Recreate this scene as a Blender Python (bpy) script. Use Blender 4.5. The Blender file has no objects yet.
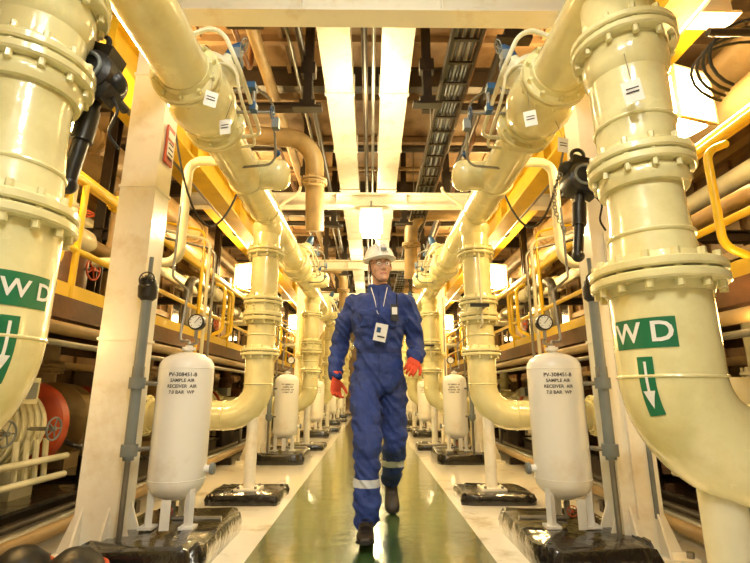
import bpy, bmesh, math, random
from mathutils import Vector, Matrix, noise, Euler
random.seed(7)
V = Vector
sc = bpy.context.scene
try:
    sc.view_settings.view_transform = 'Standard'
    sc.view_settings.look = 'None'
    sc.view_settings.exposure = 0.0
except Exception as e:
    print(e)

# ------------------------------------------------------------ materials
def mat(name, col, rough=0.4, metal=0.0, var=0.15, vscale=3.0, bump=0.05, bscale=25.0,
        coat=0.0, dark=None, emit=None, estr=0.0, rvar=0.1, lo=0.35, hi=0.7):
    m = bpy.data.materials.new(name); m.use_nodes = True
    nt = m.node_tree; N = nt.nodes; L = nt.links
    b = N['Principled BSDF']
    b.inputs['Metallic'].default_value = metal
    b.inputs['Roughness'].default_value = rough
    if coat: 
        b.inputs['Coat Weight'].default_value = coat
        b.inputs['Coat Roughness'].default_value = 0.10
    tc = N.new('ShaderNodeTexCoord')
    n1 = N.new('ShaderNodeTexNoise'); n1.inputs['Scale'].default_value = vscale
    n1.inputs['Detail'].default_value = 6; n1.inputs['Roughness'].default_value = 0.65
    L.new(tc.outputs['Object'], n1.inputs['Vector'])
    cr = N.new('ShaderNodeValToRGB')
    d = dark if dark else tuple(c*(1-var) for c in col)
    cr.color_ramp.elements[0].position = lo; cr.color_ramp.elements[1].position = hi
    cr.color_ramp.elements[0].color = (*d, 1); cr.color_ramp.elements[1].color = (*col, 1)
    L.new(n1.outputs['Fac'], cr.inputs['Fac']); L.new(cr.outputs['Color'], b.inputs['Base Color'])
    if rvar:
        mr = N.new('ShaderNodeMapRange'); mr.inputs['To Min'].default_value = max(0.02, rough-rvar)
        mr.inputs['To Max'].default_value = min(1, rough+rvar)
        L.new(n1.outputs['Fac'], mr.inputs['Value']); L.new(mr.outputs['Result'], b.inputs['Roughness'])
    if bump:
        n2 = N.new('ShaderNodeTexNoise'); n2.inputs['Scale'].default_value = bscale; n2.inputs['Detail'].default_value = 4
        L.new(tc.outputs['Object'], n2.inputs['Vector'])
        bp = N.new('ShaderNodeBump'); bp.inputs['Strength'].default_value = min(1,bump*4); bp.inputs['Distance'].default_value = 0.01
        L.new(n2.outputs['Fac'], bp.inputs['Height']); L.new(bp.outputs['Normal'], b.inputs['Normal'])
        if coat: L.new(bp.outputs['Normal'], b.inputs['Coat Normal'])
    if emit:
        b.inputs['Emission Color'].default_value = (*emit, 1); b.inputs['Emission Strength'].default_value = estr
    return m

CREAM = mat('cream_pipe_paint', (0.80,0.755,0.42), 0.25, dark=(0.66,0.58,0.27), lo=.3, hi=.55, coat=0.8, bump=0.06, bscale=14)
CREAM2 = mat('pale_cream_paint', (0.80,0.77,0.56), 0.4, var=0.2, coat=0.3, bump=0.04)
COLW = mat('column_white_paint', (0.84,0.81,0.70), 0.4, dark=(0.64,0.54,0.36), lo=0.25, hi=0.48, coat=0.3, bump=0.04)
TANK = mat('tank_white_paint', (0.87,0.86,0.82), 0.35, dark=(0.70,0.62,0.48), lo=0.2, hi=0.42, coat=0.4, bump=0.03)
YEL = mat('safety_yellow_paint', (0.90,0.60,0.02), 0.35, var=0.2, coat=0.4)
YELB = mat('crane_rail_yellow', (0.85,0.56,0.03), 0.45, var=0.3)
BLACK = mat('black_gloss_paint', (0.012,0.011,0.010), 0.2, var=0.3, bump=0.25, bscale=10, coat=0.7)
BLKM = mat('black_iron', (0.012,0.012,0.014), 0.35, var=0.4, bump=0.06)
RUB = mat('black_rubber', (0.010,0.010,0.010), 0.45)
STEEL = mat('grey_steel', (0.34,0.33,0.30), 0.35, metal=0.8, var=0.4)
GREY = mat('grey_paint', (0.20,0.23,0.24), 0.45, var=0.25)
DARK = mat('dark_brown_steel', (0.040,0.026,0.015), 0.4, var=0.5)
RUST = mat('rust_brown_paint', (0.20,0.08,0.028), 0.5, dark=(0.06,0.027,0.011))
REDP = mat('red_orange_paint', (0.50,0.07,0.02), 0.4)
BLUE = mat('blue_actuator_paint', (0.015,0.08,0.20), 0.4)
GREENL = mat('label_green', (0.01,0.17,0.07), 0.4, var=0.1)
WHITE = mat('label_white', (0.82,0.82,0.78), 0.5, var=0.05)
INK = mat('black_ink', (0.02,0.02,0.02), 0.6, var=0.0)
TAN = mat('tan_duct_paint', (0.42,0.29,0.13), 0.45, var=0.4)
CEIL = mat('ceiling_panel_paint', (0.38,0.27,0.16), 0.6, dark=(0.14,0.08,0.036), vscale=1.2)
WALLM = mat('wall_panel_paint', (0.28,0.18,0.08), 0.5, dark=(0.11,0.06,0.024), vscale=1.5)
GLASSD = mat('dark_window_glass', (0.02,0.018,0.015), 0.1, bump=0.0, coat=0.5)
FLW = mat('floor_white_epoxy', (0.84,0.81,0.72), 0.17, dark=(0.44,0.36,0.23), lo=0.27, hi=0.43, vscale=2.2, bump=0.02, bscale=6, coat=0.6, rvar=0.08)
FLG = mat('floor_green_epoxy', (0.045,0.13,0.05), 0.2, dark=(0.055,0.085,0.025), vscale=2.5, bump=0.06, bscale=7, coat=1.0, rvar=0.08)
LAMPE = mat('lamp_glass_glow', (1,0.9,0.6), 0.3, emit=(1.0,0.84,0.50), estr=60, bump=0, var=0, rvar=0)
ALU = mat('lamp_housing', (0.6,0.48,0.28), 0.4, metal=0.3)
DIAL = mat('gauge_dial', (0.85,0.85,0.8), 0.4, bump=0, var=0.02)

# ------------------------------------------------------------ mesh builder
def frame(ax):
    ax = V(ax).normalized()
    t = V((0,0,1)) if abs(ax.z) < 0.9 else V((1,0,0))
    u = ax.cross(t).normalized(); w = ax.cross(u).normalized()
    return u, w, ax

def fillet(pts, R, seg=8):
    pts = [V(p) for p in pts]; out = [pts[0]]
    for i in range(1, len(pts)-1):
        a, b, c = pts[i-1], pts[i], pts[i+1]
        d1 = (a-b).normalized(); d2 = (c-b).normalized()
        ang = d1.angle(d2)
        if ang > math.pi-0.02: out.append(b); continue
        t = min(R/math.tan(ang/2), (a-b).length*0.49, (c-b).length*0.49)
        r = t*math.tan(ang/2)
        cen = b + (d1+d2).normalized()*(r/math.sin(ang/2))
        s = b+d1*t; e = b+d2*t
        vs, ve = s-cen, e-cen
        tot = vs.angle(ve); axis = vs.cross(ve).normalized()
        for k in range(seg+1):
            out.append(cen + Matrix.Rotation(tot*k/seg, 3, axis) @ vs)
    out.append(pts[-1]); return out

class MB:
    def __init__(s): s.v=[]; s.f=[]; s.m=[]; s.mats=[]
    def add(s, vs, fs, m):
        if m not in s.mats: s.mats.append(m)
        mi = s.mats.index(m); o = len(s.v)
        s.v += [V(p) for p in vs]
        for f in fs: s.f.append([o+i for i in f]); s.m.append(mi)
    def box(s, c, size, m, rot=None):
        c = V(c); hx,hy,hz = [q/2 for q in size]
        vs = [V((x,y,z)) for x in (-hx,hx) for y in (-hy,hy) for z in (-hz,hz)]
        if rot is not None:
            R = Euler(rot).to_matrix(); vs = [R@p for p in vs]
        vs = [p+c for p in vs]
        s.add(vs, [(0,1,3,2),(4,6,7,5),(0,4,5,1),(2,3,7,6),(0,2,6,4),(1,5,7,3)], m)
    def lathe(s, o, ax, prof, m, n=28):
        o = V(o); u,w,a = frame(ax); vs=[]; fs=[]
        for t,r in prof:
            r = max(r,1e-4)
            for k in range(n):
                q = 2*math.pi*k/n; vs.append(o+a*t+(u*math.cos(q)+w*math.sin(q))*r)
        for i in range(len(prof)-1):
            for k in range(n):
                k2=(k+1)%n; fs.append((i*n+k,i*n+k2,(i+1)*n+k2,(i+1)*n+k))
        fs.append(tuple(range(n))); fs.append(tuple((len(prof)-1)*n+k for k in reversed(range(n))))
        s.add(vs, fs, m)
    def cyl(s, p0, p1, r, m, r1=None, n=16):
        p0=V(p0); p1=V(p1); d=(p1-p0)
        s.lathe(p0, d, [(0,r),(d.length, r if r1 is None else r1)], m, n)
    def sweep(s, pts, r, m, n=14):
        pts=[V(p) for p in pts]; T=[]
        for i in range(len(pts)):
            a=pts[max(i-1,0)]; b=pts[min(i+1,len(pts)-1)]; T.append((b-a).normalized())
        u,w,_=frame(T[0]); vs=[]; fs=[]
        for i,p in enumerate(pts):
            if i:
                q=T[i-1].rotation_difference(T[i]); u=q@u
            u=(u-T[i]*u.dot(T[i])).normalized(); w=T[i].cross(u)
            rr = r[i] if isinstance(r,(list,tuple)) else r
            for k in range(n):
                a=2*math.pi*k/n; vs.append(p+(u*math.cos(a)+w*math.sin(a))*rr)
        for i in range(len(pts)-1):
            for k in range(n):
                k2=(k+1)%n; fs.append((i*n+k,i*n+k2,(i+1)*n+k2,(i+1)*n+k))
        fs.append(tuple(range(n))); fs.append(tuple((len(pts)-1)*n+k for k in reversed(range(n))))
        s.add(vs,fs,m)
    def pipe(s, pts, r, m, R=None, n=20, seg=10): s.sweep(fillet(pts, R or r*1.7, seg), r, m, n)
    def sph(s, c, r, m, sc3=(1,1,1), n=18):
        c=V(c); vs=[];fs=[]; h=n//2
        for i in range(h+1):
            t=math.pi*i/h
            for k in range(n):
                a=2*math.pi*k/n; rr=max(math.sin(t),1e-3)
                vs.append(c+V((rr*math.cos(a)*r*sc3[0], rr*math.sin(a)*r*sc3[1], math.cos(t)*r*sc3[2])))
        for i in range(h):
            for k in range(n):
                k2=(k+1)%n; fs.append((i*n+k,(i+1)*n+k,(i+1)*n+k2,i*n+k2))
        s.add(vs,fs,m)
    def torus(s, c, ax, R, r, m, n=28, k=8):
        c=V(c); u,w,a=frame(ax); vs=[];fs=[]
        for i in range(n):
            q=2*math.pi*i/n; d=u*math.cos(q)+w*math.sin(q)
            for j in range(k):
                p=2*math.pi*j/k; vs.append(c+d*(R+r*math.cos(p))+a*r*math.sin(p))
        for i in range(n):
            for j in range(k):
                i2=(i+1)%n;j2=(j+1)%k; fs.append((i*k+j,i2*k+j,i2*k+j2,i*k+j2))
        s.add(vs,fs,m)
    def flange(s, c, ax, r, m, th=0.026, gap=0.008, bolts=10, bm=None):
        c=V(c); u,w,a=frame(ax); b=0.006
        for sg in (-1,1):
            o=c+a*sg*gap/2
            s.lathe(o, a*sg, [(0,r-b),(b,r),(th-b,r),(th,r-b),(th+0.002,r*0.80),(th+0.03,r*0.76),(th+.032,.6*r)], m, 32)
        for k in range(bolts):
            q=2*math.pi*(k+.5)/bolts; d=(u*math.cos(q)+w*math.sin(q))*r*0.885
            s.cyl(c+d-a*(th+0.03), c+d+a*(th+0.03), r*0.06, bm or m, n=6)
    def wheel(s, c, ax, R, m, r=None):
        r=r or R*0.09; c=V(c); u,w,a=frame(ax)
        s.torus(c,a,R,r,m)
        for k in range(5):
            q=2*math.pi*k/5; s.cyl(c,c+(u*math.cos(q)+w*math.sin(q))*R,r*.7,m,n=8)
        s.cyl(c-a*r*2,c+a*r*2,R*.2,m)
    def ibeam(s, p0, p1, w, h, t, m, up=(0,0,1)):
        p0=V(p0);p1=V(p1); a=(p1-p0).normalized(); up=V(up); sd=a.cross(up).normalized(); up=sd.cross(a).normalized()
        def bx(cw,ch,ww,hh):
            vs=[]
            for p in (p0,p1):
                for x,y in ((-1,-1),(1,-1),(1,1),(-1,1)):
                    vs.append(p+sd*(cw+x*ww/2)+up*(ch+y*hh/2))
            s.add(vs,[(0,1,2,3),(7,6,5,4),(0,4,5,1),(1,5,6,2),(2,6,7,3),(3,7,4,0)],m)
        bx(0,h/2-t/2,w,t); bx(0,-h/2+t/2,w,t); bx(0,0,t,h-2*t)
    def mesh(s, name):
        me=bpy.data.meshes.new(name); me.from_pydata([tuple(p) for p in s.v],[],s.f)
        for m in s.mats: me.materials.append(m)
        for i,p in enumerate(me.polygons): p.material_index=s.m[i]
        bm=bmesh.new(); bm.from_mesh(me); bmesh.ops.recalc_face_normals(bm,faces=bm.faces); bm.to_mesh(me); bm.free()
        me.polygons.foreach_set('use_smooth',[True]*len(me.polygons))
        me.set_sharp_from_angle(angle=math.radians(38)); me.update()
        return me
    def build(s, name, loc=(0,0,0), rotz=0, parent=None):
        return place(s.mesh(name), name, loc, rotz, parent)

def place(me, name, loc=(0,0,0), rotz=0, parent=None):
    ob=bpy.data.objects.new(name, me); sc.collection.objects.link(ob)
    ob.location=loc; ob.rotation_euler=(0,0,rotz)
    if parent: ob.parent=parent
    return ob

def text_geo(body, size, align='CENTER'):
    cu=bpy.data.curves.new('tmp','FONT'); cu.body=body; cu.size=size; cu.align_x=align; cu.align_y='CENTER'
    cu.offset=size*0.02; cu.resolution_u=3
    ob=bpy.data.objects.new('tmp',cu); sc.collection.objects.link(ob)
    dg=bpy.context.evaluated_depsgraph_get(); dg.update()
    me=bpy.data.meshes.new_from_object(ob.evaluated_get(dg))
    vs=[(v.co.x,v.co.y) for v in me.vertices]; fs=[tuple(p.vertices) for p in me.polygons]
    bpy.data.objects.remove(ob); bpy.data.curves.remove(cu); bpy.data.meshes.remove(me)
    return vs,fs

SX = {'left':-1,'right':1}
def rz(s): return 0 if s>0 else math.pi   # local +X is outward
BAY=3.45
# ------------------------------------------------------------ room shell
YB, YE, XW, ZC = -2.5, 25.0, 4.3, 5.1
b=MB()
def strip(x0,x1,m,z=0.0):
    b.add([(x0,YB,z),(x1,YB,z),(x1,YE,z),(x0,YE,z)],[(0,1,2,3)],m)
strip(-XW,-.65,FLW); strip(-.65,.65,FLG); strip(.65,XW,FLW)
b.add([(-XW,YB,-.1),(XW,YB,-.1),(XW,YE,-.1),(-XW,YE,-.1)],[(3,2,1,0)],DARK)
fl=b.build('floor')
b=MB(); b.box((0,(YB+YE)/2,ZC+.05),(2*XW,YE-YB,.1),CEIL)
for k in range(24):
    b.box((0,YB+.4+k*1.15,ZC-.05),(2*XW,.07,.1),CEIL)
for k in range(8): b.ibeam((-XW+.1,YB+1+k*BAY,ZC-.15),(XW-.1,YB+1+k*BAY,ZC-.15),.14,.3,.02,DARK)
for x in (-3.2,-2.1,-1.1,1.1,2.1,3.2): b.box((x,(YB+YE)/2,ZC-.03),(.05,YE-YB,.06),CEIL)
b.build('ceiling')
for nm,s in SX.items():
    b=MB(); b.box((s*(XW+.05),(YB+YE)/2,ZC/2),(.1,YE-YB,ZC),WALLM)
    for k in range(46): b.box((s*(XW-.02),YB+.3+k*.6,ZC/2),(.05,.05,ZC),WALLM)
    for z in (1.2,2.4,3.6): b.box((s*(XW-.05),(YB+YE)/2,z),(.1,YE-YB,.1),TAN)
    b.build('wall_'+nm)
b=MB(); b.box((0,YE+.05,ZC/2),(2*XW,.1,ZC),WALLM)
for k in range(15): b.box((-XW+.3+k*.6,YE-.02,ZC/2),(.05,.05,ZC),WALLM)
b.build('wall_back')
b=MB(); b.box((0,YB-.05,ZC/2),(2*XW,.1,ZC),WALLM); b.build('wall_front')
b=MB(); b.box((0,YE-.10,1.1),(1.2,.08,2.2),GREY); b.box((0,YE-.10,2.25),(1.36,.1,.1),YEL)
for x in(-.65,.65): b.box((x,YE-.10,1.1),(.1,.1,2.2),YEL)
b.cyl((.45,YE-.20,1.05),(.45,YE-.14,1.05),.03,STEEL); b.box((0,YE-.145,1.6),(.5,.02,.5),GLASSD); b.build('door_1')
wn=1
for s in (-1,1):
    for k in range(5):
        b=MB(); y=2.5+k*BAY+ .9
        b.box((s*(XW-.09),y,2.55),(.04,1.5,.95),GLASSD)
        for yy in(-.78,-.26,.26,.78): b.box((s*(XW-.1),y+yy,2.55),(.08,.06,1.05),TAN)
        for zz in(-.5,.5): b.box((s*(XW-.1),y,2.55+zz),(.08,1.6,.06),TAN)
        b.build('window_%d'%wn); wn+=1

# ------------------------------------------------------------ columns + cross beams
b=MB()
w,d,h=.22,.19,3.40
b.box((0,0,h/2+.02),(w,d,h),COLW)
b.box((0,0,.015),(.42,.38,.03),COLW)
for sx,sy in((1,0),(-1,0),(0,1),(0,-1)):
    for o in ((-.06,.06) if sy==0 else (-.07,.07)):
        if sx: vs=[(sx*w/2,o-.006,.03),(sx*(w/2+.09),o-.006,.03),(sx*w/2,o-.006,.26)]; q=(0,.012,0)
        else: vs=[(o-.006,sy*d/2,.03),(o-.006,sy*(d/2+.09),.03),(o-.006,sy*d/2,.26)]; q=(.012,0,0)
        v2=[V(p)+V(q) for p in vs]; b.add(vs+v2,[(0,1,2),(5,4,3),(0,3,4,1),(1,4,5,2),(2,5,3,0)],COLW)
for x in(-.18,.18):
    for y in(-.16,.16): b.cyl((x,y,.03),(x,y,.06),.018,STEEL,n=6)
for z in (1.15,2.1,2.9): b.box((0,0,z),(w+.016,d+.016,.016),COLW)
b.box((-.03,-.105,1.0),(.012,.02,1.6),COLW); b.box((.07,-.102,1.5),(.02,.014,2.6),GREY)
colme=b.mesh('steel_column')
NB=6
for k in range(-1,NB):
    y=2.75+k*BAY
    for s in (-1,1):
        place(colme,'steel_column',(s*1.45,y,0),rz(s))
    b=MB(); b.ibeam((-2.6,0,0),(2.6,0,0),.16,.20,.02,COLW)
    for x in(-1.45,1.45,-.5,.5): b.box((x,0,0),(.012,.15,.16),COLW)
    b.build('crossbeam',(0,y,3.54))

# yellow runway beams, ceiling ducts, trays
for s in(-1,1):
    b=MB(); b.ibeam((s*1.78,YB+.1,3.17),(s*1.78,YE-.1,3.17),.2,.34,.025,YELB); 
    for k in range(18): b.box((s*1.78,YB+.6+k*1.5,3.17),(.17,.015,.28),YELB)
    b.build('runway_beam')
    b=MB(); b.ibeam((s*2.55,YB+.1,3.75),(s*2.55,YE-.1,3.75),.16,.24,.02,YELB); b.build('runway_beam')
for x in(-.38,.27):
    b=MB(); b.box((x,(YB+YE)/2,4.46),(.33,YE-YB-.2,.24),COLW)
    for k in range(20): b.box((x,YB+.6+k*1.35,4.46),(.36,.05,.27),COLW)
    b.build('ceiling_duct')
b=MB()
for x in(.72,.98): b.box((x,(YB+YE)/2,3.95),(.025,YE-YB-.2,.09),DARK)
for k in range(88): b.box((.85,YB+.3+k*.3,3.93),(.25,.03,.02),DARK)
for i in range(6): b.cyl((.76+i*.035,YB+.2,3.965),(.76+i*.035,YE-.2,3.965),.013+.004*(i%2),RUB if i%2 else GREY,n=8)
for k in range(12): 
    for x in(.71,.99): b.cyl((x,YB+.8+k*2.2,3.9),(x,YB+.8+k*2.2,ZC-.01),.008,STEEL,n=6)
b.build('cable_ladder')
b=MB()
b.cyl((-.07,YB+.1,4.1),(-.07,YE-.1,4.1),.03,DARK); b.cyl((.02,YB+.1,4.15),(.02,YE-.1,4.15),.02,STEEL)
for k in range(12): b.cyl((-.07,YB+1+k*2.2,4.1),(-.07,YB+1+k*2.2,ZC-.01),.008,STEEL,n=6)
b.build('ceiling_conduit')
b=MB()
for k in range(6):
    y=3.4+k*BAY
    b.cyl((-4.1,y,4.75),(4.1,y,4.75),.06,DARK,n=14); b.cyl((-4.1,y+.6,4.7),(4.1,y+.6,4.7),.035,TAN,n=12); b.ibeam((-4.1,y+1.6,4.25),(-.62,y+1.6,4.25),.08,.1,.012,DARK); b.ibeam((.62,y+1.6,4.25),(4.1,y+1.6,4.25),.08,.1,.012,DARK)
    for x in(-1.4,1.5): 
        b.pipe([(x,y-.8,4.9),(x,y-.8,4.45),(x,y+1.2,4.45),(x,y+1.2,4.9)],.03,RUST,R=.1,n=10)
for x,z,r_,m in((-.72,4.3,.035,DARK),(-.85,4.38,.02,STEEL),(-1.25,4.55,.07,TAN),(1.35,4.3,.05,DARK),(1.2,4.6,.03,RUST)): b.cyl((x,YB+.1,z),(x,YE-.1,z),r_,m,n=14)
b.build('ceiling_pipework')
# drop rods / hangers
for k in range(5):
    for (x,dy,z0) in ((-1.02,1.9,3.72),(-.66,3.0,3.7),(1.2,2.1,3.75),(.58,3.0,3.75)):
        b=MB(); b.ibeam((0,0,z0),(0,0,ZC-.005),.09,.09,.012,DARK,up=(0,1,0))
        b.box((0,0,z0),(.30,.1,.03),DARK); b.box((0,0,z0+.45),(.15,.1,.14),DARK); b.box((0,0,z0+.04),(.16,.1,.06),DARK)
        b.build('pipe_hanger',(x,1.2+dy+k*BAY,0))
for k,(sx,yy) in enumerate(((-1,5.0),(1,7.6),(-1,11.5),(1,14))):
    b=MB(); b.pipe([(sx*4.2,yy,4.05),(sx*.74,yy+.4,4.05),(sx*.74,yy+.7,2.9)],.12,TAN,R=.35)
    b.flange((sx*2.4,yy+.2,4.05),(1,.115*sx*-1,0),.18,TAN); b.flange((sx*.74,yy+.5,3.5),(0,.1,-1),.17,TAN); b.build('exhaust_pipe')

# ------------------------------------------------------------ header pipes with valves
def gate_valve(b, c, ax, r, side, big=True):
    c=V(c); a=V(ax).normalized()
    b.lathe(c-a*.2,a,[(0,r*1.0),(.05,r*1.05),(.12,r*1.35),(.2,r*1.45),(.28,r*1.35),(.35,r*1.05),(.4,r)],CREAM)
    b.flange(c-a*.23,a,r*1.38,CREAM); b.flange(c+a*.23,a,r*1.38,CREAM)
HR=.132
for s in(-1,1):
    b=MB(); x=s*.97; z=2.47; r=HR
    b.cyl((x,YB+.3,z),(x,20.5,z),r,CREAM,n=32)
    b.sph((x,20.5,z),r,CREAM)
    for k in range(-1,NB-1):
        y=2.33+k*BAY
        gate_valve(b,(x,y,z),(0,1,0),r,s)
        d=V((-s*.45,0,.89)).normalized(); p=V((x,y,z))
        b.lathe(p,d,[(0,.10),(.22,.09),(.225,.125),(.25,.125),(.26,.05),(.32,.045)],CREAM2)
        b.lathe(p+d*.30,d,[(0,.03),(.01,.045),(.08,.045),(.10,.035),(.13,.02)],BLUE,16)
        b.box(p+d*.36+V((0,.07,0)),(.05,.06,.05),BLUE)
        for (q0,q1,q2,rr_) in ((-.36,.18,-.30,.012),(-.12,.30,-.24,.009)):
            b.pipe([(x,y+q0,z+.1),(x-s*.20,y+q0,z+.2),(x+s*q2,y+q0+.05,z-.02),(x+s*q2,y+q1,z-.10),(x-s*.1,y+q1+.12,z-.05)],rr_,CREAM2,R=.09,n=8)
        b.pipe([(x,y+.15,z+.1),(x-s*.2,y+.2,z+.28),(x-s*.32,y+.35,z+.25),(x-s*.32,y+.55,z-.1),(x-s*.05,y+.6,z-.1)],.009,STEEL,R=.09,n=8)
        b.box((x-s*.31,y-.05,z-.07),(.035,.05,.045),BLUE); b.cyl((x-s*.31,y-.05,z-.06),(x-s*.31,y-.05,z+.03),.01,STEEL)
        b.box((x-s*.34,y+.38,z+.1),(.045,.05,.07),GREY); b.sph((x-s*.32,y+.55,z-.02),.025,BLUE)
        b.box((x-s*.28,y-.3,z+.06),(.04,.05,.06),GREY); b.box((x-s*.25,y+.1,z+.17),(.05,.06,.04),BLUE)
        b.wheel((x-s*.38,y+.1,z+.0),(s,0,.1),.04,BLUE); b.wheel((x-s*.30,y-.26,z+.16),(s,0,.4),.035,GREY)
        b.cyl((x-s*.38,y+.1,z),(x-s*.15,y+.1,z),.01,STEEL)
        ys=3.3+k*BAY
        b.lathe((x,ys,z+.03),(-s,0,0),[(0,.115),(.20,.115),(.21,.12),(.25,.122),(.29,.115),(.32,.09),(.335,.055),(.34,0)],CREAM,28)
        b.torus((x,ys,z),(0,1,0),r+.0,.012,CREAM)
        for yy in (3.9,4.9): b.torus((x,yy+k*BAY,z),(0,1,0),r,.007,CREAM)
    b.build('header_pipe')
    b=MB()
    b.cyl((s*1.27,YB+.3,2.83),(s*1.27,21,2.83),.06,CREAM2,n=20); b.cyl((s*1.2,YB+.3,3.05),(s*1.2,21,3.05),.025,CREAM2); 
    for k in range(NB):
        b.flange((s*1.27,1.2+k*BAY,2.83),(0,1,0),.11,CREAM2,th=.02); b.pipe([(s*1.27,3.7+k*BAY,2.83),(s*1.6,3.7+k*BAY,2.83),(s*1.6,3.7+k*BAY,1.9),(s*2.3,3.7+k*BAY,1.9)],.04,CREAM2,R=.12)
        b.pipe([(s*1.2,1.9+k*BAY,3.05),(s*.9,1.9+k*BAY,3.3),(s*.9,1.95+k*BAY,3.38)],.018,CREAM2,R=.05)
    b.build('service_pipe_rack')

# ------------------------------------------------------------ drop pipe modules (far)
b=MB(); r=.122
b.pipe([(0,0,2.40),(0,0,.66),(1.35,0,.66)],r,CREAM,R=.25,n=28,seg=14)
b.lathe((0,0,2.36),(0,0,-1),[(0,.14),(.05,.14),(.09,.124)],CREAM)
b.flange((0,0,2.1),(0,0,1),.168,CREAM); b.flange((0,0,1.64),(0,0,1),.175,CREAM); b.flange((0,0,1.50),(0,0,1),.175,CREAM,th=.035)
b.lathe((0,0,1.52),(0,0,1),[(0,.15),(.1,.15)],CREAM)
b.cyl((0,-.13,1.57),(0,-.24,1.57),.02,STEEL); b.box((-.05,-.25,1.57),(.16,.02,.03),BLKM)
b.flange((0,0,1.19),(0,0,1),.168,CREAM); b.torus((0,0,1.34),(0,0,1),r,.009,CREAM); b.torus((0,0,.92),(0,0,1),r,.006,CREAM); b.torus((.27,0,.66),(1,0,0),r,.006,CREAM)
b.flange((.50,0,.66),(1,0,0),.17,CREAM); b.flange((.95,0,.66),(1,0,0),.17,CREAM)
b.lathe((.58,0,.66),(1,0,0),[(0,.12),(.08,.15),(.22,.15),(.3,.12)],CREAM)
b.pipe([(-.02,-.1,1.4),(-.02,-.19,1.4),(-.02,-.19,1.9),(0,-.1,2.2)],.010,CREAM2,R=.05,n=8)
b.cyl((1.3,0,.66),(1.3,0,.3),r,CREAM); b.lathe((1.3,0,.0),(0,0,1),[(0,.2),(.04,.2),(.05,.14),(.35,.14)],DARK)
dropme=b.mesh('elbow_drop_pipe')
def lump_slab(b,cx,cy,hx,hy,h,m,seedz):
    n=44; rings=[]
    for (f,z) in ((1.0,0),(1.02,h*.5),(.97,h*.95),(.9,h*1.02)):
        ring=[]
        for k in range(n):
            a=2*math.pi*k/n; c,s_=math.cos(a),math.sin(a)
            e=.22; x=math.copysign(abs(c)**e,c)*hx; y=math.copysign(abs(s_)**e,s_)*hy
            j=1+.06*noise.noise(V((c*3,s_*3,seedz+z*5)))
            ring.append((cx+x*f*j,cy+y*f*j,z*(1+.25*noise.noise(V((c*4,s_*4,seedz+9))))))
        rings.append(ring)
    vs=[p for r_ in rings for p in r_]; fs=[]
    for i in range(len(rings)-1):
        for k in range(n): k2=(k+1)%n; fs.append((i*n+k,i*n+k2,(i+1)*n+k2,(i+1)*n+k))
    fs.append(tuple((len(rings)-1)*n+k for k in range(n)))
    b.add(vs,fs,m)
b=MB(); lump_slab(b,0.03,0,.29,.24,.075,BLACK,1.3)
b.cyl((.03,0,.06),(.03,0,.65),.048,COLW,n=20); b.box((.03,0,.085),(.2,.2,.016),COLW)
for x in(-.04,.10):
    for y in(-.07,.07): b.cyl((x,y,.09),(x,y,.11),.012,STEEL,n=6)
standme=b.mesh('pipe_support_stand')
for s in(-1,1):
    for k in range(0,NB-1):
        y=4.08+k*BAY
        place(dropme,'elbow_drop_pipe',(s*.97,y,0),rz(s)); place(standme,'pipe_support_stand',(s*.97,y,0),rz(s))
    for k in range(1,NB-1):   # smaller risers between, set back
        b=MB(); y=5.0+k*BAY
        b.pipe([(s*.97,y,2.45),(s*1.25,y,2.3),(s*1.25,y,.5),(s*1.9,y,.5)],.07,CREAM,R=.15); b.flange((s*1.25,y,1.5),(0,0,1),.12,CREAM); b.flange((s*1.25,y,1.0),(0,0,1),.12,CREAM)
        b.cyl((s*1.27,y,0),(s*1.27,y,.45),.03,COLW); b.build('riser_pipe')

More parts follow.
